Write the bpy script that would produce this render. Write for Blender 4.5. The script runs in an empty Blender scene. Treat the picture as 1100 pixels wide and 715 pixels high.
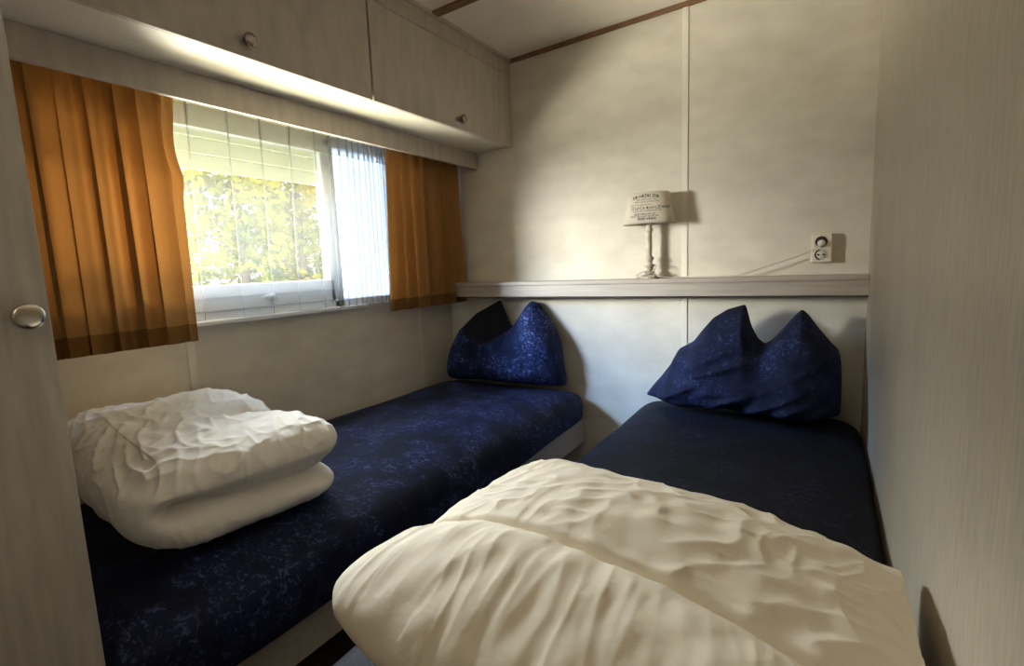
import bpy, bmesh, math, random
import numpy as np
from mathutils import Vector, Matrix

random.seed(7)
C = bpy.context.scene.collection
PI = math.pi

# ------------------------------------------------------------------ dimensions (metres)
W = 1.90            # room width; window wall x=0, right wall x=W, back wall y=0
CABX, CABZ, CABT = 0.439, 1.624, 1.957
PELX, PELZ = 0.222, 1.548
SHY, SHZ0, SHZ1 = -0.094, 0.897, 0.970
REAR = -3.0
def ceil_z(x): return 2.026 + 0.032 * (x - 0.44)

# ------------------------------------------------------------------ noise (numpy gradient noise)
_rng = np.random.RandomState(3)
_perm = np.tile(_rng.permutation(256), 3)
_grad = _rng.normal(size=(256, 3)); _grad /= np.linalg.norm(_grad, axis=1)[:, None]
def noise3(P):
    P = np.asarray(P, float)
    i = np.floor(P).astype(int); f = P - i; i &= 255
    u = f * f * f * (f * (f * 6 - 15) + 10)
    out = 0
    for dx in (0, 1):
        for dy in (0, 1):
            for dz in (0, 1):
                h = _perm[_perm[_perm[i[:, 0] + dx] + i[:, 1] + dy] + i[:, 2] + dz]
                g = _grad[h]
                d = (g * (f - np.array([dx, dy, dz]))).sum(1)
                w = (u[:, 0] if dx else 1 - u[:, 0]) * (u[:, 1] if dy else 1 - u[:, 1]) * (u[:, 2] if dz else 1 - u[:, 2])
                out = out + w * d
    return out
def ridged(P): return 1 - np.abs(noise3(P)) * 2.2
def sstep(a, b, x):
    t = np.clip((x - a) / (b - a), 0, 1); return t * t * (3 - 2 * t)
def gauss(x, s): return np.exp(-(x / s) ** 2)

# ------------------------------------------------------------------ material helpers
def new_mat(name):
    m = bpy.data.materials.new(name); m.use_nodes = True
    nt = m.node_tree; nt.nodes.clear()
    out = nt.nodes.new('ShaderNodeOutputMaterial')
    return m, nt, out
def bsdf_mat(name, col, rough=0.6, metal=0.0, spec=0.5, col2=None, scale=(5, 5, 5), detail=4, lo=.35, hi=.65,
             bump=0.0, bscale=None, bdist=0.002, sheen=0.0, extra=None):
    m, nt, out = new_mat(name)
    b = nt.nodes.new('ShaderNodeBsdfPrincipled')
    b.inputs['Base Color'].default_value = (*col, 1); b.inputs['Roughness'].default_value = rough
    b.inputs['Metallic'].default_value = metal; b.inputs['Specular IOR Level'].default_value = spec
    b.inputs['Sheen Weight'].default_value = sheen
    nt.links.new(b.outputs[0], out.inputs[0])
    tc = nt.nodes.new('ShaderNodeTexCoord')
    def noise(sc, det=4, rough_=0.55):
        mp = nt.nodes.new('ShaderNodeMapping'); mp.inputs['Scale'].default_value = sc
        nt.links.new(tc.outputs['Object'], mp.inputs[0])
        n = nt.nodes.new('ShaderNodeTexNoise'); n.inputs['Scale'].default_value = 1
        n.inputs['Detail'].default_value = det; n.inputs['Roughness'].default_value = rough_
        nt.links.new(mp.outputs[0], n.inputs['Vector']); return n
    if col2:
        n = noise(scale, detail)
        r = nt.nodes.new('ShaderNodeValToRGB')
        r.color_ramp.elements[0].position = lo; r.color_ramp.elements[0].color = (*col, 1)
        r.color_ramp.elements[1].position = hi; r.color_ramp.elements[1].color = (*col2, 1)
        nt.links.new(n.outputs['Fac'], r.inputs[0]); nt.links.new(r.outputs[0], b.inputs['Base Color'])
        last = r.outputs[0]
        if extra:      # second, larger mottling layer
            n2 = noise(extra[0], 3); r2 = nt.nodes.new('ShaderNodeValToRGB')
            r2.color_ramp.elements[0].position = .3; r2.color_ramp.elements[0].color = (extra[1],) * 3 + (1,)
            r2.color_ramp.elements[1].position = .7; r2.color_ramp.elements[1].color = (1, 1, 1, 1)
            nt.links.new(n2.outputs['Fac'], r2.inputs[0])
            mx = nt.nodes.new('ShaderNodeMix'); mx.data_type = 'RGBA'; mx.blend_type = 'MULTIPLY'; mx.inputs[0].default_value = 1
            nt.links.new(last, mx.inputs[6]); nt.links.new(r2.outputs[0], mx.inputs[7])
            nt.links.new(mx.outputs[2], b.inputs['Base Color'])
    if bump:
        n = noise(bscale or scale, 5)
        bp = nt.nodes.new('ShaderNodeBump'); bp.inputs['Strength'].default_value = bump; bp.inputs['Distance'].default_value = bdist
        nt.links.new(n.outputs['Fac'], bp.inputs['Height']); nt.links.new(bp.outputs[0], b.inputs['Normal'])
    return m

M = {}
M['wall'] = bsdf_mat('cream_panel', (.68, .63, .535), .55, col2=(.77, .725, .63), scale=(7, 7, 14), lo=.3, hi=.7, bump=.15, bscale=(90, 90, 30), bdist=.001, extra=((4.5, 4.5, 7), .86))
M['wall_r'] = bsdf_mat('grained_panel', (.46, .405, .32), .45, col2=(.60, .535, .425), scale=(150, 150, 16), lo=.3, hi=.7, bump=.25, bscale=(220, 220, 26), bdist=.0012, extra=((8, 8, 1.2), .9))
M['trimw'] = bsdf_mat('white_strip', (.78, .73, .63), .45)
M['ceil'] = bsdf_mat('ceiling_board', (.80, .74, .68), .6, col2=(.85, .79, .73), scale=(14, 14, 14))
M['cab'] = bsdf_mat('washed_oak', (.41, .365, .32), .5, col2=(.52, .465, .41), scale=(60, 30, 7), lo=.3, hi=.7, bump=.12, bscale=(120, 40, 12), bdist=.001)
M['cabv'] = bsdf_mat('washed_oak_upright', (.46, .425, .38), .5, col2=(.62, .58, .525), scale=(55, 55, 7), lo=.3, hi=.7, bump=.15, bscale=(120, 120, 9), bdist=.001, extra=((9, 9, 1.5), .88))
M['cabin'] = bsdf_mat('cabinet_underside', (.70, .66, .57), .5, col2=(.76, .72, .63), scale=(20, 4, 20))
M['dark'] = bsdf_mat('dark_gap', (.03, .022, .016), .8)
M['shelf'] = bsdf_mat('limed_oak', (.40, .355, .31), .5, col2=(.50, .45, .395), scale=(5, 40, 60), lo=.3, hi=.7, bump=.15, bscale=(12, 100, 120), bdist=.001)
M['brown'] = bsdf_mat('brown_batten', (.17, .085, .04), .5, col2=(.24, .125, .06), scale=(20, 20, 60))
M['floor'] = bsdf_mat('floor_vinyl', (.10, .065, .045), .5, col2=(.16, .11, .08), scale=(4, 30, 4))
M['pvc'] = bsdf_mat('white_pvc', (.82, .84, .86), .3)
M['plastic'] = bsdf_mat('ivory_plastic', (.80, .74, .62), .35)
M['plug'] = bsdf_mat('pale_plug', (.7, .67, .6), .4)
M['black'] = bsdf_mat('black_hole', (.02, .018, .015), .6)
M['chrome'] = bsdf_mat('brushed_nickel', (.62, .58, .52), .22, metal=1)
M['nickel'] = bsdf_mat('dull_nickel', (.34, .30, .26), .25, metal=1)
M['cord'] = bsdf_mat('white_cord', (.56, .52, .46), .45)
M['lampwood'] = bsdf_mat('distressed_paint', (.48, .42, .34), .6, col2=(.70, .64, .53), scale=(40, 40, 25), lo=.4, hi=.6, bump=.2, bscale=(120, 120, 60), bdist=.001)
M['ink'] = bsdf_mat('black_ink', (.05, .04, .035), .8)
M['bark'] = bsdf_mat('bark', (.12, .085, .05), .9, col2=(.2, .15, .09), scale=(10, 10, 3))

def fabric(name, col, trans, twt, bumpscale=(260, 260, 260), bump=.2, col2=None, bdist=.001, rough=.9):
    """diffuse cloth that also lets light through"""
    m, nt, out = new_mat(name)
    tc = nt.nodes.new('ShaderNodeTexCoord')
    d = nt.nodes.new('ShaderNodeBsdfDiffuse'); t = nt.nodes.new('ShaderNodeBsdfTranslucent')
    d.inputs[0].default_value = (*col, 1); t.inputs[0].default_value = (*trans, 1)
    mp = nt.nodes.new('ShaderNodeMapping'); mp.inputs['Scale'].default_value = bumpscale
    nt.links.new(tc.outputs['Object'], mp.inputs[0])
    n = nt.nodes.new('ShaderNodeTexNoise'); n.inputs['Scale'].default_value = 1; n.inputs['Detail'].default_value = 3
    nt.links.new(mp.outputs[0], n.inputs['Vector'])
    bp = nt.nodes.new('ShaderNodeBump'); bp.inputs['Strength'].default_value = bump; bp.inputs['Distance'].default_value = bdist
    nt.links.new(n.outputs['Fac'], bp.inputs['Height'])
    nt.links.new(bp.outputs[0], d.inputs['Normal'])
    if col2:
        r = nt.nodes.new('ShaderNodeValToRGB')
        r.color_ramp.elements[0].position = .3; r.color_ramp.elements[0].color = (*col, 1)
        r.color_ramp.elements[1].position = .7; r.color_ramp.elements[1].color = (*col2, 1)
        nt.links.new(n.outputs['Fac'], r.inputs[0]); nt.links.new(r.outputs[0], d.inputs[0])
    mx = nt.nodes.new('ShaderNodeMixShader'); mx.inputs[0].default_value = twt
    nt.links.new(d.outputs[0], mx.inputs[1]); nt.links.new(t.outputs[0], mx.inputs[2])
    nt.links.new(mx.outputs[0], out.inputs[0])
    return m
M['orange'] = fabric('orange_cloth', (.36, .205, .080), (.52, .20, .04), .05, (300, 300, 300), .3, (.42, .24, .095))
M['orange_thin'] = fabric('orange_cloth_backlit', (.36, .20, .078), (.80, .26, .03), .15, (300, 300, 300), .3, (.42, .235, .095))
M['orange_hem'] = fabric('orange_cloth_double', (.20, .105, .04), (.35, .10, .012), .05, (300, 300, 300), .3, (.24, .13, .05))
M['duvet'] = fabric('white_cotton', (.90, .835, .71), (.9, .83, .69), .05, (38, 38, 38), .30, bdist=.006)
M['duvet_w'] = fabric('white_cotton_cool', (.90, .87, .82), (.9, .86, .8), .06, (42, 42, 42), .30, bdist=.006)
M['shade'] = fabric('shade_linen', (.80, .74, .62), (.8, .72, .58), .18, (220, 220, 500), .3)
M['blind'] = fabric('blind_slats', (.56, .56, .46), (.50, .50, .38), .26, (10, 10, 10), 0)

def sheer_mat(name, clear, tw):
    m, nt, out = new_mat(name)
    tr = nt.nodes.new('ShaderNodeBsdfTransparent'); tr.inputs[0].default_value = (1, 1, 1, 1)
    d = nt.nodes.new('ShaderNodeBsdfDiffuse'); d.inputs[0].default_value = (.60, .60, .58, 1)
    t = nt.nodes.new('ShaderNodeBsdfTranslucent'); t.inputs[0].default_value = (.115, .115, .105, 1)
    a = nt.nodes.new('ShaderNodeMixShader'); a.inputs[0].default_value = tw
    nt.links.new(d.outputs[0], a.inputs[1]); nt.links.new(t.outputs[0], a.inputs[2])
    b = nt.nodes.new('ShaderNodeMixShader'); b.inputs[0].default_value = 1 - clear
    nt.links.new(tr.outputs[0], b.inputs[1]); nt.links.new(a.outputs[0], b.inputs[2])
    nt.links.new(b.outputs[0], out.inputs[0]); return m
M['sheer'] = sheer_mat('sheer_voile', .70, .6)
M['sheer_tape'] = sheer_mat('sheer_tape', .42, .6)

def glass_mat():
    m, nt, out = new_mat('window_glass')
    tr = nt.nodes.new('ShaderNodeBsdfTransparent'); tr.inputs[0].default_value = (.96, .98, .97, 1)
    g = nt.nodes.new('ShaderNodeBsdfGlossy'); g.inputs['Roughness'].default_value = .02
    x = nt.nodes.new('ShaderNodeMixShader'); x.inputs[0].default_value = .04
    nt.links.new(tr.outputs[0], x.inputs[1]); nt.links.new(g.outputs[0], x.inputs[2]); nt.links.new(x.outputs[0], out.inputs[0])
    return m
M['glass'] = glass_mat()
M['opal'] = fabric('opal_backlight_pane', (.66, .70, .78), (.42, .47, .54), .6, (10, 10, 10), 0)

def navy_mat(name, base, mid, fleck, st=(1, 1, 1), amount=.6):
    """navy jacquard with pale-blue strokes"""
    m, nt, out = new_mat(name)
    b = nt.nodes.new('ShaderNodeBsdfPrincipled'); b.inputs['Roughness'].default_value = .75
    b.inputs['Specular IOR Level'].default_value = .25
    nt.links.new(b.outputs[0], out.inputs[0])
    tc = nt.nodes.new('ShaderNodeTexCoord')
    def layer(scale, sc, lo, hi, det=2.5, dist=1.2):
        mp = nt.nodes.new('ShaderNodeMapping'); mp.inputs['Scale'].default_value = scale
        nt.links.new(tc.outputs['Object'], mp.inputs[0])
        n = nt.nodes.new('ShaderNodeTexNoise'); n.inputs['Scale'].default_value = sc
        n.inputs['Detail'].default_value = det; n.inputs['Distortion'].default_value = dist
        nt.links.new(mp.outputs[0], n.inputs['Vector'])
        r = nt.nodes.new('ShaderNodeMapRange'); r.inputs[1].default_value = lo; r.inputs[2].default_value = hi
        nt.links.new(n.outputs['Fac'], r.inputs[0]); return r.outputs[0], n
    f1, n1 = layer((st[0] * 1.0, st[1] * 2.2, st[2] * 1.6), 42, .585, .66)
    f2, _ = layer((st[0] * 2.1, st[1] * 1.0, st[2] * 1.3), 52, .60, .68)
    f3, _ = layer((1, 1, 1), 9, .40, .60, 2, .3)
    mx = nt.nodes.new('ShaderNodeMath'); mx.operation = 'MAXIMUM'
    nt.links.new(f1, mx.inputs[0]); nt.links.new(f2, mx.inputs[1])
    ml = nt.nodes.new('ShaderNodeMath'); ml.operation = 'MULTIPLY'
    nt.links.new(mx.outputs[0], ml.inputs[0]); nt.links.new(f3, ml.inputs[1])
    ml2 = nt.nodes.new('ShaderNodeMath'); ml2.operation = 'MULTIPLY'; ml2.inputs[1].default_value = amount
    nt.links.new(ml.outputs[0], ml2.inputs[0])
    c1 = nt.nodes.new('ShaderNodeMix'); c1.data_type = 'RGBA'
    c1.inputs[6].default_value = (*base, 1); c1.inputs[7].default_value = (*mid, 1); nt.links.new(f3, c1.inputs[0])
    c2 = nt.nodes.new('ShaderNodeMix'); c2.data_type = 'RGBA'
    nt.links.new(c1.outputs[2], c2.inputs[6]); c2.inputs[7].default_value = (*fleck, 1); nt.links.new(ml2.outputs[0], c2.inputs[0])
    nt.links.new(c2.outputs[2], b.inputs['Base Color'])
    mp = nt.nodes.new('ShaderNodeMapping'); mp.inputs['Scale'].default_value = (1, 1, 1); nt.links.new(tc.outputs['Object'], mp.inputs[0])
    n = nt.nodes.new('ShaderNodeTexNoise'); n.inputs['Scale'].default_value = 26; n.inputs['Detail'].default_value = 4
    nt.links.new(mp.outputs[0], n.inputs['Vector'])
    bp = nt.nodes.new('ShaderNodeBump'); bp.inputs['Strength'].default_value = .3; bp.inputs['Distance'].default_value = .006
    nt.links.new(n.outputs['Fac'], bp.inputs['Height']); nt.links.new(bp.outputs[0], b.inputs['Normal'])
    return m
M['navy'] = navy_mat('navy_jacquard', (.004, .007, .028), (.008, .013, .052), (.13, .17, .40), amount=.5)
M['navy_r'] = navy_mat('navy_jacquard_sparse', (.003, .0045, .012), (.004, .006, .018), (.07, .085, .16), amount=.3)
M['navy_p'] = navy_mat('navy_pillowcase', (.006, .011, .046), (.010, .021, .090), (.17, .23, .48), amount=.8)
M['navy_pr'] = navy_mat('navy_pillowcase_shaded', (.005, .008, .030), (.007, .013, .052), (.11, .15, .31), amount=.38)  # darker pillowcase copy: weaker light on the right pillow put into the colour
M['navy_dark'] = bsdf_mat('navy_hollow_shade', (.004, .006, .016), .9)  # shade painted into the hollow of the left pillow

def leaf_mat(name, c1, c2):
    m, nt, out = new_mat(name)
    oi = nt.nodes.new('ShaderNodeTexCoord'); n = nt.nodes.new('ShaderNodeTexNoise'); n.inputs['Scale'].default_value = 3.5
    nt.links.new(oi.outputs['Object'], n.inputs['Vector'])
    r = nt.nodes.new('ShaderNodeValToRGB')
    r.color_ramp.elements[0].position = .35; r.color_ramp.elements[0].color = (*c1, 1)
    r.color_ramp.elements[1].position = .65; r.color_ramp.elements[1].color = (*c2, 1)
    nt.links.new(n.outputs['Fac'], r.inputs[0])
    d = nt.nodes.new('ShaderNodeBsdfDiffuse'); t = nt.nodes.new('ShaderNodeBsdfTranslucent')
    nt.links.new(r.outputs[0], d.inputs[0]); nt.links.new(r.outputs[0], t.inputs[0])
    mx = nt.nodes.new('ShaderNodeMixShader'); mx.inputs[0].default_value = .5
    nt.links.new(d.outputs[0], mx.inputs[1]); nt.links.new(t.outputs[0], mx.inputs[2]); nt.links.new(mx.outputs[0], out.inputs[0])
    return m
M['leafA'] = leaf_mat('leaf_yellow_green', (.16, .21, .02), (.66, .52, .04))
M['leafB'] = leaf_mat('leaf_green', (.11, .17, .02), (.58, .50, .04))
M['lawn'] = bsdf_mat('lawn', (.20, .24, .05), .9, col2=(.34, .36, .09), scale=(6, 6, 6))

# ------------------------------------------------------------------ mesh helpers
def link_mesh(name, verts, faces, mat, parent=None, smooth=False, loc=None):
    me = bpy.data.meshes.new(name)
    me.from_pydata([tuple(map(float, v)) for v in verts], [], [tuple(int(i) for i in f) for f in faces])
    me.update()
    mats = mat if isinstance(mat, (list, tuple)) else [mat]
    for m in mats: me.materials.append(m)
    if smooth:
        me.polygons.foreach_set('use_smooth', [True] * len(me.polygons))
    o = bpy.data.objects.new(name, me); C.objects.link(o)
    if parent: o.parent = parent
    if loc: o.location = loc
    return o
def from_bm(name, bm, mat, parent=None, smooth=False):
    bmesh.ops.recalc_face_normals(bm, faces=bm.faces)
    me = bpy.data.meshes.new(name); bm.to_mesh(me); bm.free()
    for m in (mat if isinstance(mat, (list, tuple)) else [mat]): me.materials.append(m)
    if smooth: me.polygons.foreach_set('use_smooth', [True] * len(me.polygons))
    o = bpy.data.objects.new(name, me); C.objects.link(o)
    if parent: o.parent = parent
    return o
def add_box(bm, x0, x1, y0, y1, z0, z1, bevel=0.0, seg=2):
    r = bmesh.ops.create_cube(bm, size=1)
    vs = r['verts']
    for v in vs:
        v.co = Vector(((x0 + x1) / 2 + v.co.x * (x1 - x0), (y0 + y1) / 2 + v.co.y * (y1 - y0), (z0 + z1) / 2 + v.co.z * (z1 - z0)))
    if bevel:
        es = {e for v in vs for e in v.link_edges}
        bmesh.ops.bevel(bm, geom=list(es), offset=bevel, segments=seg, affect='EDGES', profile=.5)
def box(name, x0, x1, y0, y1, z0, z1, mat, parent=None, bevel=0.0):
    bm = bmesh.new(); add_box(bm, x0, x1, y0, y1, z0, z1, bevel)
    return from_bm(name, bm, mat, parent)
def lathe(name, prof, mat, parent=None, seg=40, center=(0, 0, 0), axis='z', sx=1.0, sy=1.0):
    """prof: list of (radius, height) from bottom to top"""
    vs, fs = [], []
    for r, h in prof:
        for k in range(seg):
            a = 2 * PI * k / seg
            p = (r * math.cos(a) * sx, r * math.sin(a) * sy, h)
            if axis == 'x': p = (p[2], p[0], p[1])
            if axis == 'y': p = (p[0], -p[2], p[1])
            vs.append((p[0] + center[0], p[1] + center[1], p[2] + center[2]))
    n = len(prof)
    for i in range(n - 1):
        for k in range(seg):
            k2 = (k + 1) % seg
            fs.append((i * seg + k, i * seg + k2, (i + 1) * seg + k2, (i + 1) * seg + k))
    fs.append(tuple(range(seg))[::-1]); fs.append(tuple((n - 1) * seg + k for k in range(seg)))
    o = link_mesh(name, vs, fs, mat, parent, smooth=True)
    bm = bmesh.new(); bm.from_mesh(o.data); bmesh.ops.recalc_face_normals(bm, faces=bm.faces)
    bm.to_mesh(o.data); bm.free()
    return o
def tube(name, pts, rad, mat, parent=None, seg=8, sub=6):
    P = [Vector(p) for p in pts]; path = []
    for i in range(len(P) - 1):
        p0 = P[max(i - 1, 0)]; p1 = P[i]; p2 = P[i + 1]; p3 = P[min(i + 2, len(P) - 1)]
        for k in range(sub):
            t = k / sub
            path.append(.5 * ((2 * p1) + (p2 - p0) * t + (2 * p0 - 5 * p1 + 4 * p2 - p3) * t * t + (3 * p1 - p0 - 3 * p2 + p3) * t ** 3))
    path.append(P[-1]); vs, fs = [], []
    for i, p in enumerate(path):
        d = (path[min(i + 1, len(path) - 1)] - path[max(i - 1, 0)]).normalized()
        a = d.cross(Vector((.13, .2, 1))).normalized(); b = d.cross(a)
        for k in range(seg):
            vs.append(p + rad * (a * math.cos(2 * PI * k / seg) + b * math.sin(2 * PI * k / seg)))
    for i in range(len(path) - 1):
        for k in range(seg):
            fs.append((i * seg + k, i * seg + (k + 1) % seg, (i + 1) * seg + (k + 1) % seg, (i + 1) * seg + k))
    fs.append(tuple(range(seg))); fs.append(tuple((len(path) - 1) * seg + k for k in range(seg)))
    return link_mesh(name, vs, fs, mat, parent, smooth=True)
def cube_grid(n):
    """unit cube surface as n x n grids per side, welded: verts (N,3), faces"""
    vid, vs, fs = {}, [], []
    t = np.linspace(-1, 1, n + 1)
    def V(p):
        k = (round(p[0] * 1e5), round(p[1] * 1e5), round(p[2] * 1e5))
        if k not in vid: vid[k] = len(vs); vs.append(p)
        return vid[k]
    for ax in range(3):
        for s in (-1, 1):
            ids = np.zeros((n + 1, n + 1), int)
            for i in range(n + 1):
                for j in range(n + 1):
                    p = [0, 0, 0]; p[ax] = s; p[(ax + 1) % 3] = t[i]; p[(ax + 2) % 3] = t[j]
                    ids[i, j] = V(tuple(p))
            for i in range(n):
                for j in range(n):
                    q = (ids[i, j], ids[i + 1, j], ids[i + 1, j + 1], ids[i, j + 1])
                    fs.append(q if s > 0 else q[::-1])
    return np.array(vs), fs
def superq(P, ex, ez, ezb=None):
    """push cube points out to a rounded slab (exponents: plan, vertical)"""
    x, y, z = P.T
    r = (np.abs(x) ** ex + np.abs(y) ** ex) ** (1 / ex)
    ee = np.where(z < 0, ezb or ez, ez)
    q = (r ** ee + np.abs(z) ** ee) ** (1 / ee)
    return P / q[:, None]
def empty(name, loc, rz=0.0):
    o = bpy.data.objects.new(name, None); C.objects.link(o); o.location = loc; o.rotation_euler = (0, 0, rz)
    o.empty_display_size = .05
    return o
def tag(o, label, cat, group=None, kind=None):
    o['label'] = label; o['category'] = cat
    if group: o['group'] = group
    if kind: o['kind'] = kind
    return o
def struct(o):
    o['kind'] = 'structure'; return o
def at(o, parent):
    """keep world-placed mesh where it is under an Empty that stands elsewhere"""
    o.parent = parent
    o.matrix_parent_inverse = Matrix.LocRotScale(parent.location, parent.rotation_euler, None).inverted()
    return o

# ================================================================== SETTING
WY0, WY1, WZ0, WZ1 = -1.76, -.39, .905, 1.605       # window opening
bm = bmesh.new()
add_box(bm, -.06, 0, REAR, WY0, 0, 2.2); add_box(bm, -.06, 0, WY1, .06, 0, 2.2)
add_box(bm, -.06, 0, WY0, WY1, 0, WZ0); add_box(bm, -.06, 0, WY0, WY1, WZ1, 2.2)
struct(from_bm('wall_left', bm, M['wall']))
struct(box('wall_back', -.06, W + .06, 0, .06, 0, 2.2, M['wall']))
struct(box('wall_right', W, W + .06, REAR, 0, 0, 2.2, M['wall_r']))
struct(box('wall_front', -.06, W + .06, REAR - .06, REAR, 0, 2.2, M['wall']))
struct(box('floor', -.06, W + .06, REAR - .06, .06, -.05, 0, M['floor']))
vs = [(x, y, ceil_z(x) + dz) for x in (-.06, W + .06) for y in (REAR - .06, .06) for dz in (0, .06)]
struct(link_mesh('ceiling', vs, [(0, 2, 6, 4), (1, 5, 7, 3), (0, 4, 5, 1), (2, 3, 7, 6), (0, 1, 3, 2), (4, 6, 7, 5)], M['ceil']))

# seam strips, cornices and battens
def strip(name, x0, x1, y0, y1, z0, z1, mat, bevel=.0015): return struct(box(name, x0, x1, y0, y1, z0, z1, mat, None, bevel))
bm = bmesh.new(); add_box(bm, 1.247, 1.2715, -.005, 0.001, .02, 2.05, .0015)
o = strip('trim_1', 1.247, 1.2715, -.004, .001, .02, ceil_z(1.26), M['trimw']); bm.free()
strip('trim_2', 0, .0035, -1.395, -1.368, .02, WZ0 - .03, M['trimw'])
strip('trim_3', 0, .0035, -.274, -.260, .02, 1.62, M['trimw'])
def sloped(name, x0, x1, y0, y1, h, mat):
    vs = [(x, y, ceil_z(x) + dz) for x in (x0, x1) for y in (y0, y1) for dz in (-h, .002)]
    return struct(link_mesh(name, vs, [(0, 2, 6, 4), (1, 5, 7, 3), (0, 4, 5, 1), (2, 3, 7, 6), (0, 1, 3, 2), (4, 6, 7, 5)], mat))
sloped('trim_4', CABX, W, -.016, 0, .016, M['brown'])                 # back cornice
sloped('trim_5', CABX, W, -.588, -.552, .010, M['brown'])             # ceiling batten
sloped('trim_6', CABX, W, -1.80, -1.764, .010, M['brown'])
sloped('trim_7', CABX, CABX + .012, -1.94, -.016, .014, M['cab'])     # strip between cabinet and ceiling
struct(box('baseboard_back', 0, W, -.010, 0, 0, .05, M['trimw']))

# ---- window
win = empty('window_1', (0, (WY0 + WY1) / 2, WZ0)); struct(win)
def wbox(bm, y0, y1, z0, z1, x0=-.055, x1=-.012, bv=.004): add_box(bm, x0, x1, y0, y1, z0, z1, bv)
bm = bmesh.new()
wbox(bm, WY0, WY1, WZ0, WZ0 + .030); wbox(bm, WY0, WY1, WZ1 - .035, WZ1)
wbox(bm, WY0, WY0 + .035, WZ0, WZ1); wbox(bm, WY1 - .030, WY1, WZ0, WZ1); wbox(bm, -.775, -.725, WZ0, WZ1)
at(from_bm('window_frame', bm, M['pvc']), win)
SY0, SY1, SZ0, SZ1 = WY0 + .035, -.775, WZ0 + .030, WZ1 - .035
bm = bmesh.new()
wbox(bm, SY0, SY1, SZ0, SZ0 + .088, -.045, -.004); wbox(bm, SY0, SY1, SZ1 - .03, SZ1, -.045, -.004)
wbox(bm, SY0, SY0 + .04, SZ0, SZ1, -.045, -.004); wbox(bm, SY1 - .022, SY1, SZ0, SZ1, -.045, -.004)
add_box(bm, -.004, -.0015, SY0, SY1, SZ0 + .045, SZ0 + .049)
sash = at(from_bm('window_sash', bm, M['pvc']), win)
at(box('pane', -.032, -.028, SY0 + .03, SY1 - .015, SZ0 + .08, SZ1 - .02, M['glass']), win)
at(box('pane', -.042, -.038, -.730, WY1 - .025, WZ0 + .025, WZ1 - .03, M['opal']), win)  # unseen opal pane added so the gathered end of the sheer glows
bm = bmesh.new()
add_box(bm, -.006, .003, -1.095, -1.05, .962, .985, .003); add_box(bm, .002, .016, -1.08, -1.065, .966, .981, .004)
add_box(bm, .010, .018, -1.12, -1.065, .968, .979, .003)
hd = from_bm('window_handle', bm, M['pvc'])
hd.parent = win; hd.matrix_parent_inverse = Matrix.Translation(win.location).inverted()
bm = bmesh.new(); add_box(bm, -.02, .028, WY0 - .02, -.63, .892, .906, .002)
at(from_bm('window_sill', bm, M['pvc']), win)
# roller shutter lowered over the top of the pane (outside the glass)
bm = bmesh.new(); zz = 1.412
while zz < 1.60:
    add_box(bm, -.058, -.050, SY0 - .01, SY1 + .0, zz, min(zz + .052, 1.604), .003); zz += .0545
at(from_bm('roller_shutter', bm, M['blind']), win)

# ================================================================== OVERHEAD CABINET
cab = tag(empty('overhead_cabinet', (0, -.97, CABZ)), 'long grey washed-oak overhead cabinet with two doors above the window', 'cabinet')
CY0 = -1.938
bm = bmesh.new()
add_box(bm, .003, CABX - .024, CY0, -.001, CABZ + .004, CABZ + .020); add_box(bm, .003, CABX - .02, CY0, -.001, CABT, CABT + .018)
add_box(bm, .003, .012, CY0, -.001, CABZ + .02, CABT); add_box(bm, 0.012, CABX - .02, -.018, -.001, CABZ + .02, CABT); add_box(bm, 0.012, CABX - .02, CY0, CY0 + .018, CABZ + .02, CABT)
add_box(bm, .012, CABX - .02, -.935, -.905, CABZ + .02, CABT)
at(from_bm('carcass', bm, M['cabin']), cab)
at(box('gap_shade_panel', CABX - .0235, CABX - .0165, CY0, -.003, CABZ + .014, CABT, M['dark']), cab)  # dark sheet standing in for the shade inside the door gaps
vs = [(x, y, z) for x in (CABX - .018, CABX - .002) for y in (CY0, -.001) for z in (CABT + .003, ceil_z(CABX) - .001)]
at(link_mesh('filler_strip', vs, [(0, 1, 3, 2), (4, 6, 7, 5), (0, 4, 5, 1), (2, 3, 7, 6), (1, 5, 7, 3), (0, 2, 6, 4)], M['cab']), cab)
bm = bmesh.new(); add_box(bm, CABX - .005, CABX + .004, CY0, -.001, CABT - .006, CABT + .004, .002)
at(from_bm('edge_strip', bm, M['cab']), cab)
def knob(parent, x, y, z, r, mat):
    prof = [(r * .55, 0), (r * .5, .004), (r * .38, .008), (r * .40, .012), (r * .8, .016), (r, .020), (r * .99, .0235), (r * .85, .026), (r * .5, .0272), (.0005, .0275)]
    k = lathe('knob', prof, mat, None, 36, (x, y, z), 'x')
    k.parent = parent; return k
for y0, y1, ky in ((CY0, -.920, -1.362), (-.911, -.004, -.427)):
    bm = bmesh.new(); add_box(bm, CABX - .016, CABX, y0, y1, CABZ, CABT - .006, .0015)
    d = at(from_bm('door', bm, M['cab']), cab)
    k = knob(None, CABX - .001, ky, 1.664, .0185, M['nickel']); k.parent = d
    k.matrix_parent_inverse = Matrix.Translation(cab.location).inverted() @ Matrix.Identity(4) if False else Matrix.Identity(4)

# pelmet board under the cabinet
pel = tag(box('curtain_pelmet', PELX - .018, PELX, CY0, -.0005, PELZ, CABZ + .003, M['cab'], None, .001),
          'grey wooden pelmet board running above the orange curtains', 'pelmet')

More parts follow.
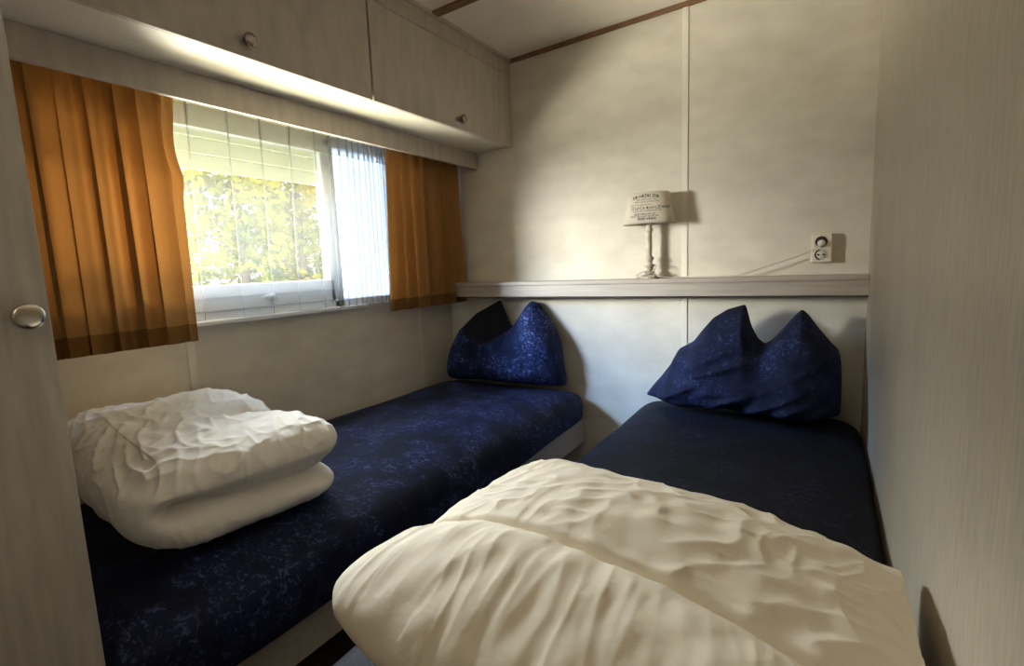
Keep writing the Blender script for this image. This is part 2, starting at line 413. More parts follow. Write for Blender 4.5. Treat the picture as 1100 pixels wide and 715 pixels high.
# ================================================================== CURTAINS
def curtain(y0, y1, z0, z1, xc, folds, amp, seed, n=220, m=60, top_amp=.35, edge=None):
    """a gathered cloth sheet hanging in the y-z plane; returns verts, faces, rows"""
    rs = np.random.RandomState(seed)
    t = np.linspace(0, 1, n + 1)
    ph = np.interp(t, np.linspace(0, 1, 7), rs.uniform(-.9, .9, 7))
    am = np.interp(t, np.linspace(0, 1, 9), rs.uniform(.55, 1.15, 9))
    vs = []
    for j in range(m + 1):
        s = j / m                                            # 0 bottom .. 1 top
        z = z0 + (z1 - z0) * s
        a = amp * (top_amp + (1 - top_amp) * (1 - s) ** .7)
        w = 2 * PI * folds * t + ph * (1.6 - .6 * s)
        f = .8 * np.sin(w + .55 * np.sin(w)) + .28 * np.sin(2.3 * w + 3 * ph + 1.2)
        pinch = np.exp(-((s - .95) / .04) ** 2) * .004 * np.sin(2 * PI * folds * 3 * t + ph * 4)
        x = xc + a * am * f + pinch
        yy = y0 + (y1 - y0) * t + a * .55 * np.cos(w) * am
        if edge is not None: yy = edge(yy, t, s)
        zz = z + (.004 * f * (1 - s))
        vs += list(zip(x, yy, zz))
    fs = [(j * (n + 1) + i, j * (n + 1) + i + 1, (j + 1) * (n + 1) + i + 1, (j + 1) * (n + 1) + i) for j in range(m) for i in range(n)]
    return vs, fs
def hung(name, vs, fs, m, n, hem_rows, tape_rows, mats, label, cat, group, base):
    root = tag(empty(name, base), label, cat, group)
    V = np.array(vs)
    def sub(j0, j1, nm, mat):
        fsub = [f for k, f in enumerate(fs) if j0 <= k // n < j1]
        used = sorted({i for f in fsub for i in f}); mp = {u: i for i, u in enumerate(used)}
        o = link_mesh(nm, V[used], [tuple(mp[i] for i in f) for f in fsub], mat, None, True)
        return at(o, root)
    sub(hem_rows, m - tape_rows, 'cloth', mats[0])
    if hem_rows: sub(0, hem_rows, 'hem', mats[1])
    if tape_rows: sub(m - tape_rows, m, 'heading_tape', mats[2])
    return root
def edgeL(yy, t, s):
    # the window-side edge wanders, flares out at the foot and is pinched near the top
    e = sstep(.82, 1, t) * (-.010 * math.exp(-((s - .80) / .10) ** 2) + .008 * math.exp(-((s - .66) / .05) ** 2) - .035 * (1 - sstep(.0, .45, s)) * 0)
    return yy + e
vs, fs = curtain(-1.93, -1.398, .857, 1.605,   .106, 9.0, .028, 11, n=340, m=70, top_amp=.62, edge=edgeL)
hung('curtain', vs, fs, 70, 340, 5, 4, (M['orange'], M['orange_hem'], M['orange']),
     'orange curtain hanging left of the window beside the grey wardrobe', 'curtain', 'orange curtains', (.1, -1.66, .857))
vs, fs = curtain(-.555, -.035, .868, 1.605, .112, 7.5, .029, 23, n=260, m=70, top_amp=.5, edge=lambda yy, t, s: yy - .045 * (1 - sstep(0, .25, t)) * (1 - s))
hung('curtain', vs, fs, 70, 260, 5, 4, (M['orange_thin'], M['orange_hem'], M['orange_thin']),
     'orange curtain hanging at the room corner above the left pillow', 'curtain', 'orange curtains', (.1, -.3, .868))
# sheer curtain: flat with fine pleats, gathered at the right-hand end
def sheer():
    n, m = 1100, 40
    t = np.linspace(0, 1, n + 1); y0, y1 = -1.62, -.492
    y = y0 + (y1 - y0) * (1 - (1 - t) ** 1.35)
    V = []
    cnt = np.cumsum(np.interp(t, [0, .55, .72, 1], [11, 11, 30, 34])) / n
    wob = np.interp(t, np.linspace(0, 1, 15), np.random.RandomState(5).uniform(-.5, .5, 15))
    for j in range(m + 1):
        s = j / m
        w = 2 * PI * cnt + wob * (1.5 * (1 - s) + .2)
        ph = np.mod(cnt + wob * (.25 * (1 - s)), 1.0)
        pl = np.where(ph < .24, ph / .24, 1.0)                # narrow Z-folds with flat cloth between
        ridge = np.sin(PI * pl) ** 2
        A = np.interp(t, [0, .6, .75, 1], [.010, .009, .006, .005])
        dens = np.interp(t, [0, .6, .75, 1], [.014, .012, .011, .011])
        x = .050 + dens * ridge + .003 * np.sin(w * .33 + 1.7 * s)
        zb = .912 - .012 * t ** 2 + .004 * np.sin(w * .5)
        zz = zb + (1.592 - zb) * s
        yy = y + A * (.5 + .5 * s) * np.sin(2 * PI * pl) * (ph < .24) - .018 * (1 - s) * sstep(.0, .3, 1 - t) * np.sin(3 * t)
        V += list(zip(x, yy, zz))
    F = [(j * (n + 1) + i, j * (n + 1) + i + 1, (j + 1) * (n + 1) + i + 1, (j + 1) * (n + 1) + i) for j in range(m) for i in range(n)]
    return hung('sheer_curtain', V, F, m, n, 0, 4, (M['sheer'], None, M['sheer_tape']),
                'white sheer pleated net curtain covering the window', 'curtain', None, (.05, -1.05, .91))
sheer()

# ================================================================== SHELF
sh = tag(empty('wall_shelf', (W / 2, 0, SHZ0)), 'long limed-oak ledge shelf along the back wall above both pillows', 'shelf')
bm = bmesh.new(); add_box(bm, .001, W - .001, SHY - .006, -.0005, SHZ1 - .020, SHZ1, .004)
at(from_bm('shelf_board', bm, M['shelf']), sh)
bm = bmesh.new(); add_box(bm, .001, W - .001, SHY, SHY + .016, SHZ0, SHZ1 - .020, .001)
at(from_bm('front_panel', bm, M['shelf']), sh)
bm = bmesh.new(); add_box(bm, .001, W - .001, SHY + .003, SHY + .017, SHZ0 - .004, SHZ0, 0)
at(from_bm('bottom_shade_strip', bm, M['dark']), sh)  # dark strip painted in as the shade line under the shelf front

# ================================================================== TABLE LAMP
LX, LY = 1.124, -.056
SHX, SHYC = 1.127, -.066
lamp = tag(empty('table_lamp', (LX, LY, SHZ1)), 'small table lamp with turned whitewashed stem and printed cream shade on the shelf', 'lamp')
prof = [(.043, 0), (.0445, .004), (.042, .009), (.033, .012), (.027, .013), (.022, .016)]
lathe('base', prof, M['lampwood'], lamp)
stem = [(.014, .014), (.016, .020), (.0145, .027), (.010, .033), (.0105, .046), (.014, .050), (.0155, .055), (.014, .060), (.0105, .065),
        (.0125, .076), (.0165, .084), (.0165, .088), (.0115, .094), (.0095, .10), (.0105, .130), (.0100, .170), (.0090, .196), (.0125, .200), (.0140, .205),
        (.0125, .210), (.0095, .214), (.0105, .224), (.0085, .232), (.0085, .25)]
stem = [(r * 1.3, h) for r, h in stem]
lathe('stem', stem, M['lampwood'], lamp, 32)
lathe('lamp_holder', [(.012, .25), (.012, .285), (.008, .29)], M['plastic'], lamp, 24)
# oval tapering shade, open at both ends
zb, zt = .229, .356
def shade_pt(a, s, off=0.0):
    rx = .108 + (.083 - .108) * s + off; ry = .060 + (.048 - .060) * s + off
    ca, sa = math.cos(a), math.sin(a)
    e = 2 / 2.6
    return Vector((SHX - LX + rx * math.copysign(abs(ca) ** e, ca), SHYC - LY + ry * math.copysign(abs(sa) ** e, sa), zb + (zt - zb) * s - .012 * (s - .5) * 0 + .03 * 0))
vs, fs = [], []; NS = 72
for off, rows in ((0, (0, .25, .5, .75, 1)), (-.0018, (1, .75, .5, .25, 0))):
    for s in rows:
        for k in range(NS): vs.append(shade_pt(2 * PI * k / NS, s, off))
for i in range(10):
    for k in range(NS):
        fs.append((i * NS + k, i * NS + (k + 1) % NS, ((i + 1) % 10) * NS + (k + 1) % NS, ((i + 1) % 10) * NS + k))
shade = link_mesh('lamp_shade', vs, fs, M['shade'], lamp, True)
# printed lines of lettering, too small to read in the photograph: small pen strokes wrapped on the shade
def lettering():
    rs = random.Random(4); V, F = [], []
    amid = math.atan2(-1, .18)
    def P(u, v):                                            # u metres along the front, v 0..1 height
        lo, hi = -PI, 0.0
        x = u
        for _ in range(28):
            mid = (lo + hi) / 2
            if shade_pt(mid, v).x + LX - SHX < x: lo = mid
            else: hi = mid
        return shade_pt((lo + hi) / 2, v, .0007)
    def stroke(u0, v0, u1, v1, w):
        du, dv = u1 - u0, (v1 - v0) * .127
        L = math.hypot(du, dv) or 1; nx, nv = -dv / L * w / 2, du / L * w / 2 / .127
        b = len(V)
        V.extend([P(u0 + nx, v0 + nv), P(u1 + nx, v1 + nv), P(u1 - nx, v1 - nv), P(u0 - nx, v0 - nv)]); F.append((b, b + 1, b + 2, b + 3))
    def word(u, v, h, n, w, arc):
        for _ in range(n):
            cw = h * .127 * rs.uniform(.55, .9)
            k = rs.randrange(5); vv = v + arc(u)
            l, r = u, u + cw * .75
            if k in (0, 1, 3): stroke(l, vv, l, vv + h, w)
            if k in (0, 4): stroke(r, vv, r, vv + h, w)
            if k in (1, 2): stroke(l, vv + h, r, vv + h, w * .8)
            if k in (1, 2, 3): stroke(l, vv, r, vv, w * .8)
            if k in (2, 4): stroke(l, vv, r, vv + h, w)
            if k in (0, 3): stroke(l, vv + h / 2, r, vv + h / 2, w * .7)
            u += cw
        return u
    rows = [(.86, .085, -.050, .046, .0022, .05), (.765, .035, -.035, .036, .0007, .02), (.69, .035, -.045, .050, .0007, 0),
            (.60, .03, -.058, .030, .0006, 0), (.47, .085, -.058, .052, .0019, .0), (.40, .035, -.050, .058, .0008, 0),
            (.29, .055, -.045, .038, .0012, 0), (.215, .05, -.062, .054, .0011, -.015), (.135, .06, -.030, .022, .0018, 0)]
    for v, h, u0, u1, w, bend in rows:
        arc = lambda u, b=bend: -b * (u / .05) ** 2
        u = u0
        while u < u1:
            u = word(u, v - .02, h, rs.randint(2, 7), w, arc) + h * .127 * .5
    return link_mesh('printed_lettering', V, F, M['ink'], shade)
lettering()
# cord: a tangle by the base, along the shelf, up to the socket
zc = .0022
cord = [(.010, -.030, zc), (.030, -.022, .014), (.022, .0, .030), (.012, .016, .046), (.024, .006, .058), (.034, -.012, .050), (.020, -.026, .026),
        (-.006, -.036, .022), (-.036, -.026, .013), (-.050, -.012, .012), (-.040, -.034, .020), (-.010, -.030, .032), (.024, -.018, .020), (.055, -.012, .008),
        (.10, .004, zc), (.18, .006, zc), (.27, .0, zc), (.345, .004, .004), (.40, .008, .020), (.50, .012, .052), (.575, .014, .079), (.606, .010, .096)]
cd = tube('cord', cord, .0026, M['cord'], lamp, 8, 6)
tube('cord_loop', [(-.046, -.018, .004), (-.020, -.042, .010), (.016, -.040, .008), (.040, -.024, .006), (.046, -.004, .004)], .0017, M['cord'], cd, 8, 6)
bm = bmesh.new(); add_box(bm, -.045, -.014, -.042, -.030, .004, .016, .004)
sw = from_bm('cord_switch', bm, M['cord'], cd)
pg = lathe('plug', [(.0135, -.0), (.0135, .014), (.011, .022), (.006, .026)], M['plug'], cd, 24, (1.747 - LX + .006, -.030 - LY, 1.083 - SHZ1), 'y')

# ================================================================== WALL SOCKET
sk = tag(empty('wall_socket', (1.752, 0, 1.066)), 'ivory double wall socket with a plug in its upper outlet', 'socket')
SKX0, SKX1, SKZ0, SKZ1 = 1.720, 1.788, 1.014, 1.118
bm = bmesh.new(); add_box(bm, SKX0, SKX1, -.034, -.0003, SKZ0, SKZ1, .006, 3)
at(from_bm('cover_plate', bm, M['plastic']), sk)
for zc_ in (1.090, 1.043):
    o = lathe('outlet', [(.0215, .0), (.0225, .0015), (.0208, .003), (.0200, .0005), (.0195, .0004), (.0002, .0004)], M['plastic'], None, 36, (1.752, -.0338, zc_), 'y')
    at(o, sk)
    rg = lathe('recess', [(.0195, 0), (.0195, .0008), (.0002, .0009)], M['dark'] if zc_ > 1.07 else M['plug'], None, 36, (1.752, -.0343, zc_), 'y'); rg.parent = o
    for sx in (-1, 1):
        h_ = lathe('contact_hole', [(.0036, 0), (.0036, .0006), (.0002, .0007)], M['black'], None, 16, (1.752 + sx * .0085, -.0352, zc_), 'y'); h_.parent = o
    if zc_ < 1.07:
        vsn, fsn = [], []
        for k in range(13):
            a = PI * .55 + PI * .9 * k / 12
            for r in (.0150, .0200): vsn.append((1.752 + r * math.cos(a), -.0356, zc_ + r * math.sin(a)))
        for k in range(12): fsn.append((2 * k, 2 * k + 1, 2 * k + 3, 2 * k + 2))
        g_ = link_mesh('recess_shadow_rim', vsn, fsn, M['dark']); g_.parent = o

# ================================================================== BEDS
def slab(name, x0, x1, y0, y1, z0, z1, mat, ex=14, ez=3.2, n=70, seed=0, dz=.006, sag=.0):
    P, F = cube_grid(n); Q = superq(P, ex, ez, 6)
    c = np.array([(x0 + x1) / 2, (y0 + y1) / 2, (z0 + z1) / 2]); h = np.array([(x1 - x0) / 2, (y1 - y0) / 2, (z1 - z0) / 2])
    V = Q * h + c
    nz = noise3(V * np.array([3.2, 2.2, 4]) + seed * 7.7)
    V[:, 2] += nz * dz * 2
    V[:, 0] += noise3(V * np.array([4, 3.1, 5]) + 31 + seed) * .012
    V[:, 2] += .035 * sstep(-.9, -.05, V[:, 1]) * sstep(z0 + .08, z0, V[:, 2])
    return link_mesh(name, V, F, mat, None, True)
def bed(x0, x1, y0, y1, zt, mat, label, bx0, bx1, seed):
    root = tag(empty('single_bed', ((x0 + x1) / 2, (y0 + y1) / 2, 0)), label, 'bed', 'navy single beds')
    mt = at(slab('mattress', x0, x1, y0, y1, .268, zt, mat, seed=seed), root)
    bm = bmesh.new(); add_box(bm, bx1 - .018, bx1, y0 + .01, y1,   .180, .296, .001); at(from_bm('side_board', bm, M['shelf']), root)
    bm = bmesh.new(); add_box(bm, bx0, bx0 + .018, y0 + .01, y1,   .180, .296, .001); at(from_bm('side_board', bm, M['shelf']), root)
    bm = bmesh.new(); add_box(bm, bx0 + .02, bx1 - .02, y0 + .01, y0 + .028,   .180, .296, .001); at(from_bm('end_board', bm, M['shelf']), root)
    bm = bmesh.new(); add_box(bm, bx0 + .02, bx1 - .02, y0 + .03, y1 - .002, .245, .275); at(from_bm('mattress_base', bm, M['dark']), root)
    for lx in (bx0 + .03, bx1 - .085):
        for ly in (y0 + .28, y1 - .35):
            bm = bmesh.new(); add_box(bm, lx, lx + .05, ly, ly + .05, 0, .28, .003); at(from_bm('leg', bm, M['brown']), root)
    return root
bed(.004, .825, -1.935, -.012, .482, M['navy'], 'single bed under the window with bright-flecked navy patterned sheet', .01, .785, 1)
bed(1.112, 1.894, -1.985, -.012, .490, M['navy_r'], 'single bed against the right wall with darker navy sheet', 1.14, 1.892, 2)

# ================================================================== PILLOWS
def interp_poly(pts, n):
    """closed Catmull-free resample of outline polyline with corner preservation"""
    P = np.array(pts, float); Q = np.vstack([P, P[:1]])
    L = np.r_[0, np.cumsum(np.linalg.norm(np.diff(Q, axis=0), axis=1))]
    s = np.linspace(0, L[-1], n, endpoint=False)
    return np.c_[np.interp(s, L, Q[:, 0]), np.interp(s, L, Q[:, 1])]
def pillow(name, outline, zbot, yfun, front, wrinkle, mat, label, base, back=.02, nu=150, nv=120, dark=None):
    """outline: (left(z), right(z)) silhouettes given as top line z(x); built as a column grid in x"""
    top, = (outline,)
    X = np.array([p[0] for p in top]); Z = np.array([p[1] for p in top])
    x0, x1 = X[0], X[-1]
    u = np.linspace(0, 1, nu + 1)
    xs = x0 + (x1 - x0) * (.5 - .5 * np.cos(PI * u)) * .35 + (x1 - x0) * u * .65
    zt = np.interp(xs, X, Z)
    vs = []; fs = []
    v = np.linspace(0, 1, nv + 1); vv = .5 - .5 * np.cos(PI * v)
    XX, VV = np.meshgrid(xs, vv, indexing='ij'); ZT = np.repeat(zt[:, None], nv + 1, 1)
    ZZ = zbot + (ZT - zbot) * VV
    # distance-like falloff to the seam (0 on seam, 1 inside)
    e = np.minimum(np.minimum((XX - x0), (x1 - XX)) / .16, np.minimum((ZT - ZZ) / .17, 1))
    eb = np.clip((ZZ - zbot) / .07, 0, 1)
    rnd = np.sqrt(np.clip(1 - (1 - np.clip(e, 0, 1)) ** 2, 0, 1))
    rb = np.sqrt(np.clip(1 - (1 - eb) ** 2, 0, 1))
    ys = yfun(XX, ZZ)
    pts = np.c_[XX.ravel() * 9, ZZ.ravel() * 9, np.zeros(XX.size)]
    fr = front(XX, ZZ) * rnd * (.35 + .65 * rb)
    YF = ys - fr - wrinkle(XX, ZZ) * rnd
    YB = ys + back * rnd
    for Y in (YF, YB): vs.append(np.stack([XX, Y, ZZ], -1).reshape(-1, 3))
    V = np.vstack(vs); N = (nu + 1) * (nv + 1)
    for i in range(nu):
        for j in range(nv):
            a = i * (nv + 1) + j; b = a + nv + 1
            fs.append((a, b, b + 1, a + 1)); fs.append((N + a, N + a + 1, N + b + 1, N + b))
    o = link_mesh(name, V, fs, mat, None, True)
    bm = bmesh.new(); bm.from_mesh(o.data); bmesh.ops.remove_doubles(bm, verts=bm.verts, dist=.0006)
    bmesh.ops.recalc_face_normals(bm, faces=bm.faces); bm.to_mesh(o.data); bm.free()
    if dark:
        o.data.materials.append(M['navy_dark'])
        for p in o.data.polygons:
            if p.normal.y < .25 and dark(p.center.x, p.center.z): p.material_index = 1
    sm = o.modifiers.new('smooth', 'SMOOTH'); sm.factor = .5; sm.iterations = 4
    return tag(o, label, 'pillow', 'navy pillows')
def N2(X, Z, sx, sz, seed): return noise3(np.c_[X.ravel() * sx, Z.ravel() * sz, np.full(X.size, seed + .37)]).reshape(X.shape)

# left pillow: top line with two ears, the front rim sagging so the hollow behind shows
topL = [(.075, .505), (.095, .57), (.118, .625), (.135, .70), (.165, .76), (.215, .81), (.290, .850), (.348, .878), (.372, .83), (.40, .775), (.430, .735),
        (.452, .765), (.490, .815), (.520, .857), (.536, .872), (.575, .862), (.600, .830), (.640, .785), (.675, .735), (.697, .68), (.708, .60), (.722, .53), (.732, .500)]
def rimL(X): return np.interp(X, [.10, .165, .20, .25, .31, .36, .42, .46, .55], [.72, .735, .70, .672, .662, .675, .715, .76, .90])
def frontL(X, Z):
    rim = rimL(X)
    b = .135 + .03 * N2(X, Z, 7, 6, 3)
    hollow = sstep(-.006, .022, Z - rim)
    ydeep = -.035 - .045 * sstep(.40, .12, X)
    return b * (1 - hollow) + hollow * (ydeep * -0 + .012 + .075 * sstep(.40, .14, X) ** 1.5)
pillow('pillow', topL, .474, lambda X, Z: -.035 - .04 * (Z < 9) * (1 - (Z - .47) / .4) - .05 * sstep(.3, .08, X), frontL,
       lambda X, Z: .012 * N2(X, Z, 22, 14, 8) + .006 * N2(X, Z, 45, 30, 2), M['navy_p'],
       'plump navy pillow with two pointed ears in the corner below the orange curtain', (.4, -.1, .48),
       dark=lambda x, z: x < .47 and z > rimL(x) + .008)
# right pillow: wide, leaning, diagonal folds
topR = [(1.150, .500), (1.175, .535), (1.215, .585), (1.250, .635), (1.275, .690), (1.330, .722), (1.360, .765), (1.400, .815), (1.450, .848), (1.515, .868), (1.520, .845),
        (1.535, .79), (1.560, .742), (1.585, .722), (1.610, .74), (1.650, .79), (1.685, .835), (1.702, .850), (1.720, .835), (1.755, .785), (1.795, .735),
        (1.815, .715), (1.826, .68), (1.830, .60), (1.832, .500)]
def wrR(X, Z):
    a = math.radians(18); U = X * math.cos(a) + Z * math.sin(a); Vv = -X * math.sin(a) + Z * math.cos(a)
    w = ridged(np.c_[U.ravel() * 5, Vv.ravel() * 17, np.full(X.size, 4.2)]).reshape(X.shape)
    return .036 * (w - .6) * sstep(.86, .62, Z) + .008 * N2(X, Z, 30, 18, 5)
def frontR(X, Z):
    b = .12 + .12 * sstep(.80, .52, Z)
    b = b + .06 * sstep(1.45, 1.78, X) * sstep(.66, .50, Z)
    return b * (1 + .10 * N2(X, Z, 5, 5, 7)) * (.62 + .38 * sstep(1.14, 1.36, X))
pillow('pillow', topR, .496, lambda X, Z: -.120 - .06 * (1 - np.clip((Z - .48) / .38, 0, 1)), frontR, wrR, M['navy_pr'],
       'wide creased navy pillow with two pointed ears leaning beside the right wall', (1.5, -.2, .49))

# ================================================================== DUVETS
# left duvet: folded over, fold end towards the wardrobe, two layers showing to the aisle
P, F = cube_grid(140); Q = superq(P, 7.0, 9.0, 9.0)
hx, hy, hz = .352, .232, .104
V = Q * np.array([hx, hy, hz])
x, y, z = V[:, 0].copy(), V[:, 1].copy(), V[:, 2].copy()
edge = np.maximum(np.abs(x) / hx, np.abs(y) / hy)
side = sstep(.72, 1.0, edge)
# two rounded layers on the aisle side and the open end, one big round fold at the other end
cz = -.010 - .012 * np.sin(2.2 * y / hy)
open_ = sstep(-.85, -.40, y / hy)
ul = np.where(z > cz, (z - (cz + hz) / 2) / ((hz - cz) / 2), (z - (cz - hz) / 2) / ((hz + cz) / 2))
ins_l = .060 * (1 - np.sqrt(1 - np.clip(np.abs(ul), 0, .995) ** 2))
ins_w = .085 * (1 - np.sqrt(1 - np.clip(np.abs(z) / hz, 0, .995) ** 2))
ins = np.where(x > -.3 * hx, open_, 0) * ins_l + (1 - np.where(x > -.3 * hx, open_, 0)) * ins_w
V[:, 0] -= np.sign(x) * ins * sstep(.60, 1, np.abs(x) / hx)
V[:, 1] -= np.sign(y) * ins * sstep(.55, 1, np.abs(y) / hy)
# pinch where the crease runs into the fold
pin = gauss(z - cz, .02) * gauss(y + .62 * hy, .035) * (x > .5 * hx)
V[:, 0] -= pin * .04
# upper layer overhangs a little, lower one set back
V[:, 0] += .018 * sstep(0, .04, z) * (x > 0) * side * open_
# top: shallow valley dividing it, back part standing higher
topm = sstep(.02, .09, z)
val = gauss((x - .02) - .25 * (y - .10), .045) * sstep(-.02, .20, y)
V[:, 2] += topm * (-.045 * val + .016 * sstep(.05, -.2, x) - .030 * sstep(.0, -.25, y) * sstep(-.1, .3, x))
def crink(V, s, seed, ani=(1, 1, 1)): return noise3(V * s * np.array(ani) + seed)
nrm = Q / np.linalg.norm(Q, axis=1)[:, None]
rg = np.clip(ridged(np.c_[V[:, 0] * 7 + .9 * crink(V, 6, 3), V[:, 1] * 26 + V[:, 0] * 9 + .8 * crink(V, 7, 9), V[:, 2] * 14] + 5), 0, 1) ** 2
rg2 = np.clip(ridged(np.c_[V[:, 0] * 20 - V[:, 1] * 6, V[:, 1] * 17 + V[:, 0] * 8 + .7 * crink(V, 9, 29), V[:, 2] * 14] + 15), 0, 1) ** 2
disp = (.007 * (rg - .45) + .004 * (rg2 - .45)) * (.35 + .65 * topm) + .008 * crink(V, 9, 11) + .003 * crink(V, 30, 17) + .012 * crink(V, 4.5, 23)
V += nrm * disp[:, None]
V[:, 2] = np.maximum(V[:, 2], -hz + .002)
a = math.radians(-7); R = np.array([[math.cos(a), -math.sin(a), 0], [math.sin(a), math.cos(a), 0], [0, 0, 1]])
V = V @ R.T + np.array([.362, -1.585, .484 + hz])
dl = tag(link_mesh('folded_duvet', V, F, M['duvet_w'], None, True), 'smaller folded white duvet lying on the left bed below the window', 'duvet', 'white duvets')

# right duvet: large folded slab with stitched quilting seam
P, F = cube_grid(170); Q = superq(P, 7.0, 2.0)
hx, hy, hz = .358, .285, .096
V = Q * np.array([hx, hy, hz]); x, y, z = V[:, 0].copy(), V[:, 1].copy(), V[:, 2].copy()
topm = sstep(-.02, .05, z)
nrm = Q / np.array([hx, hy, hz]); nrm /= np.linalg.norm(nrm, axis=1)[:, None]
wob = .010 * noise3(np.c_[x * 5, y * 0, z * 0] + 3)
seam1 = y - (-.06 + wob); seam2 = y - (-.40 + wob)
puff = -.022 * gauss(seam1, .0065) - .016 * gauss(seam1, .05) - .016 * gauss(seam2, .014) - .014 * gauss(seam2, .05)
# long folds radiating from the seam toward the near edge
fan = np.c_[x * 23 + 1.2 * noise3(np.c_[x * 4, y * 4, z * 0] + 9) + y * 2.5, y * 2.2, z * 0 + 1.5]
rp = lambda q: np.clip(ridged(q), 0, 1) ** 2.2
amp1 = np.clip(.75 + 1.5 * noise3(np.c_[x * 6 + 5, y * 5, z * 0 + 2.2]), .15, 1.6)
w1 = .45 * amp1 * ((rp(fan + .35 * noise3(np.c_[x * 9, y * 7, z * 0 + 8])[:, None]) - .45) * .0070 + (rp(np.c_[x * 41 + y * 9 + 1.1 * noise3(np.c_[x * 8, y * 6, z * 0 + 4]), y * 5, z * 0 + 6.5]) - .45) * .0050) * sstep(-.05, -.10, y) * (.45 + .55 * gauss(y + .10, .2))
wq = .9 * noise3(np.c_[x * 7, y * 7, z * 0 + 1])
w2 = .62 * ((rp(np.c_[x * 9 + y * 8 + wq, y * 25 - x * 9 + wq, z * 3 + 13.3]) - .45) * .0058 + (rp(np.c_[x * 21 - y * 6 + wq, y * 13 + x * 5, z * 3 + 31.3]) - .45) * .0046) * sstep(-.09, -.02, y)
w3 = .005 * noise3(np.c_[x * 26, y * 18, z * 20] + 2) + .010 * noise3(np.c_[x * 5, y * 5, z * 6] + 21)
# edge piping low on the left-hand side
pipe = gauss(z + .050, .010) * .010 * (np.abs(x) > .8 * hx)
V += nrm * ((puff + w1 + w2) * topm + w3 + pipe * -1)[:, None]
V[:, 2] += topm * (.012 * gauss(x + .12, .26) * gauss(y + .05, .40) - .035 * sstep(.05, .36, x) * sstep(-.1, .4, y))
# far right corner: a little tuft
V += (gauss(x - hx * .9, .03) * gauss(y - hy * .80, .03) * sstep(-.03, .02, z))[:, None] * np.array([.03, .005, .0])
V[:, 2] = np.maximum(V[:, 2], -hz + .001)
a = math.radians(-8); R = np.array([[math.cos(a), -math.sin(a), 0], [math.sin(a), math.cos(a), 0], [0, 0, 1]])
V = V @ R.T + np.array([1.538, -1.600, .492 + hz])
V[:, 0] = np.minimum(V[:, 0], 1.872)
dr = tag(link_mesh('folded_duvet', V, F, M['duvet'], None, True), 'larger thick cream-white folded duvet with stitched seam on the right bed', 'duvet', 'white duvets')

# ================================================================== WARDROBE
WX, WY = .75, -1.940
wd = tag(empty('wardrobe', (.37, -2.25, 0)), 'tall grey wood-grained wardrobe with round metal knob at the left edge', 'wardrobe')
bm = bmesh.new()
add_box(bm, .004, WX - .020, -2.60, WY, 0, 2.0, 0)
at(from_bm('carcass', bm, M['cabv']), wd)
bm = bmesh.new(); add_box(bm, WX - .018, WX, -2.595, WY - .001, .05, 1.995, .002)
d = at(from_bm('door', bm, M['cabv']), wd)
k = knob(None, WX - .001, -1.972, 1.003, .0195, M['chrome']); k.parent = d

# ================================================================== OUTSIDE
struct(box('ground_outside', -16, -.30, -12, 12, -.9, -.70, M['lawn']))
def tree(x, y, h, spread, seed, mat, label):
    rs = np.random.RandomState(seed)
    root = tag(empty('tree', (x, y, -.70)), label, 'tree', 'trees outside the window')
    prof = [(.05, 0), (.045, h * .3), (.03, h * .6), (.015, h * .95)]
    lathe('trunk', prof, M['bark'], root, 12)
    n = 7500
    c = rs.uniform(-1, 1, size=(n, 3)); c[:, :2] *= np.sqrt(1 - .75 * np.abs(c[:, 2:]) ** 4)
    c = c[(c[:, 0] ** 2 + c[:, 1] ** 2) < 1]
    ctr = c * np.array([spread, spread, h * .47]) + np.array([0, 0, h * .52])
    clump = noise3(ctr * np.array([4.2, 4.2, 4.6]) + seed * 3.3)
    ctr = ctr[clump > -.13]
    V, Fq = [], []
    for p in ctr:
        d = rs.normal(size=3); d /= np.linalg.norm(d); e_ = np.cross(d, rs.normal(size=3)); e_ /= np.linalg.norm(e_)
        L_ = rs.uniform(.03, .065); b = len(V)
        V += [p - d * L_, p + e_ * L_ * .45, p + d * L_, p - e_ * L_ * .45]; Fq.append((b, b + 1, b + 2, b + 3))
    link_mesh('foliage', V, Fq, mat, root)
TREES = [(-2.3, -.45, 3.6, .36, 1, 'leafA'), (-2.5, .35, 3.5, .36, 2, 'leafB'), (-2.75, 1.12, 3.6, .36, 3, 'leafA'), (-3.9, .10, 4.6, .62, 4, 'leafA'), (-4.1, 1.75, 4.6, .62, 5, 'leafB')]
TL = ['yellow-green leafy tree outside the window nearest the left orange curtain', 'green leafy tree outside the window behind the middle of the sheer curtain',
      'yellow-green leafy tree outside behind the right edge of the window pane', 'taller green tree in the far row outside behind the left half of the pane', 'taller yellow tree in the far row outside behind the right half of the pane']
for tdef, lab in zip(TREES, TL):
    tree(*tdef[:5], M[tdef[5]], lab)

# ================================================================== LIGHT
world = bpy.data.worlds.new('World'); bpy.context.scene.world = world; world.use_nodes = True
nt = world.node_tree; nt.nodes.clear()
out = nt.nodes.new('ShaderNodeOutputWorld'); bg = nt.nodes.new('ShaderNodeBackground')
tc = nt.nodes.new('ShaderNodeTexCoord'); sp = nt.nodes.new('ShaderNodeSeparateXYZ')
nt.links.new(tc.outputs['Generated'], sp.inputs[0])
rmp = nt.nodes.new('ShaderNodeValToRGB'); mr = nt.nodes.new('ShaderNodeMapRange')
mr.inputs[1].default_value = -1; mr.inputs[2].default_value = 1
nt.links.new(sp.outputs['Z'], mr.inputs[0]); nt.links.new(mr.outputs[0], rmp.inputs[0])
el = rmp.color_ramp.elements
el[0].position = 0; el[0].color = (.60, .48, .22, 1)
el[1].position = 1; el[1].color = (.42, .62, 1, 1)
e = el.new(.5); e.color = (1, .97, .80, 1); e = el.new(.62); e.color = (.85, .93, 1, 1)
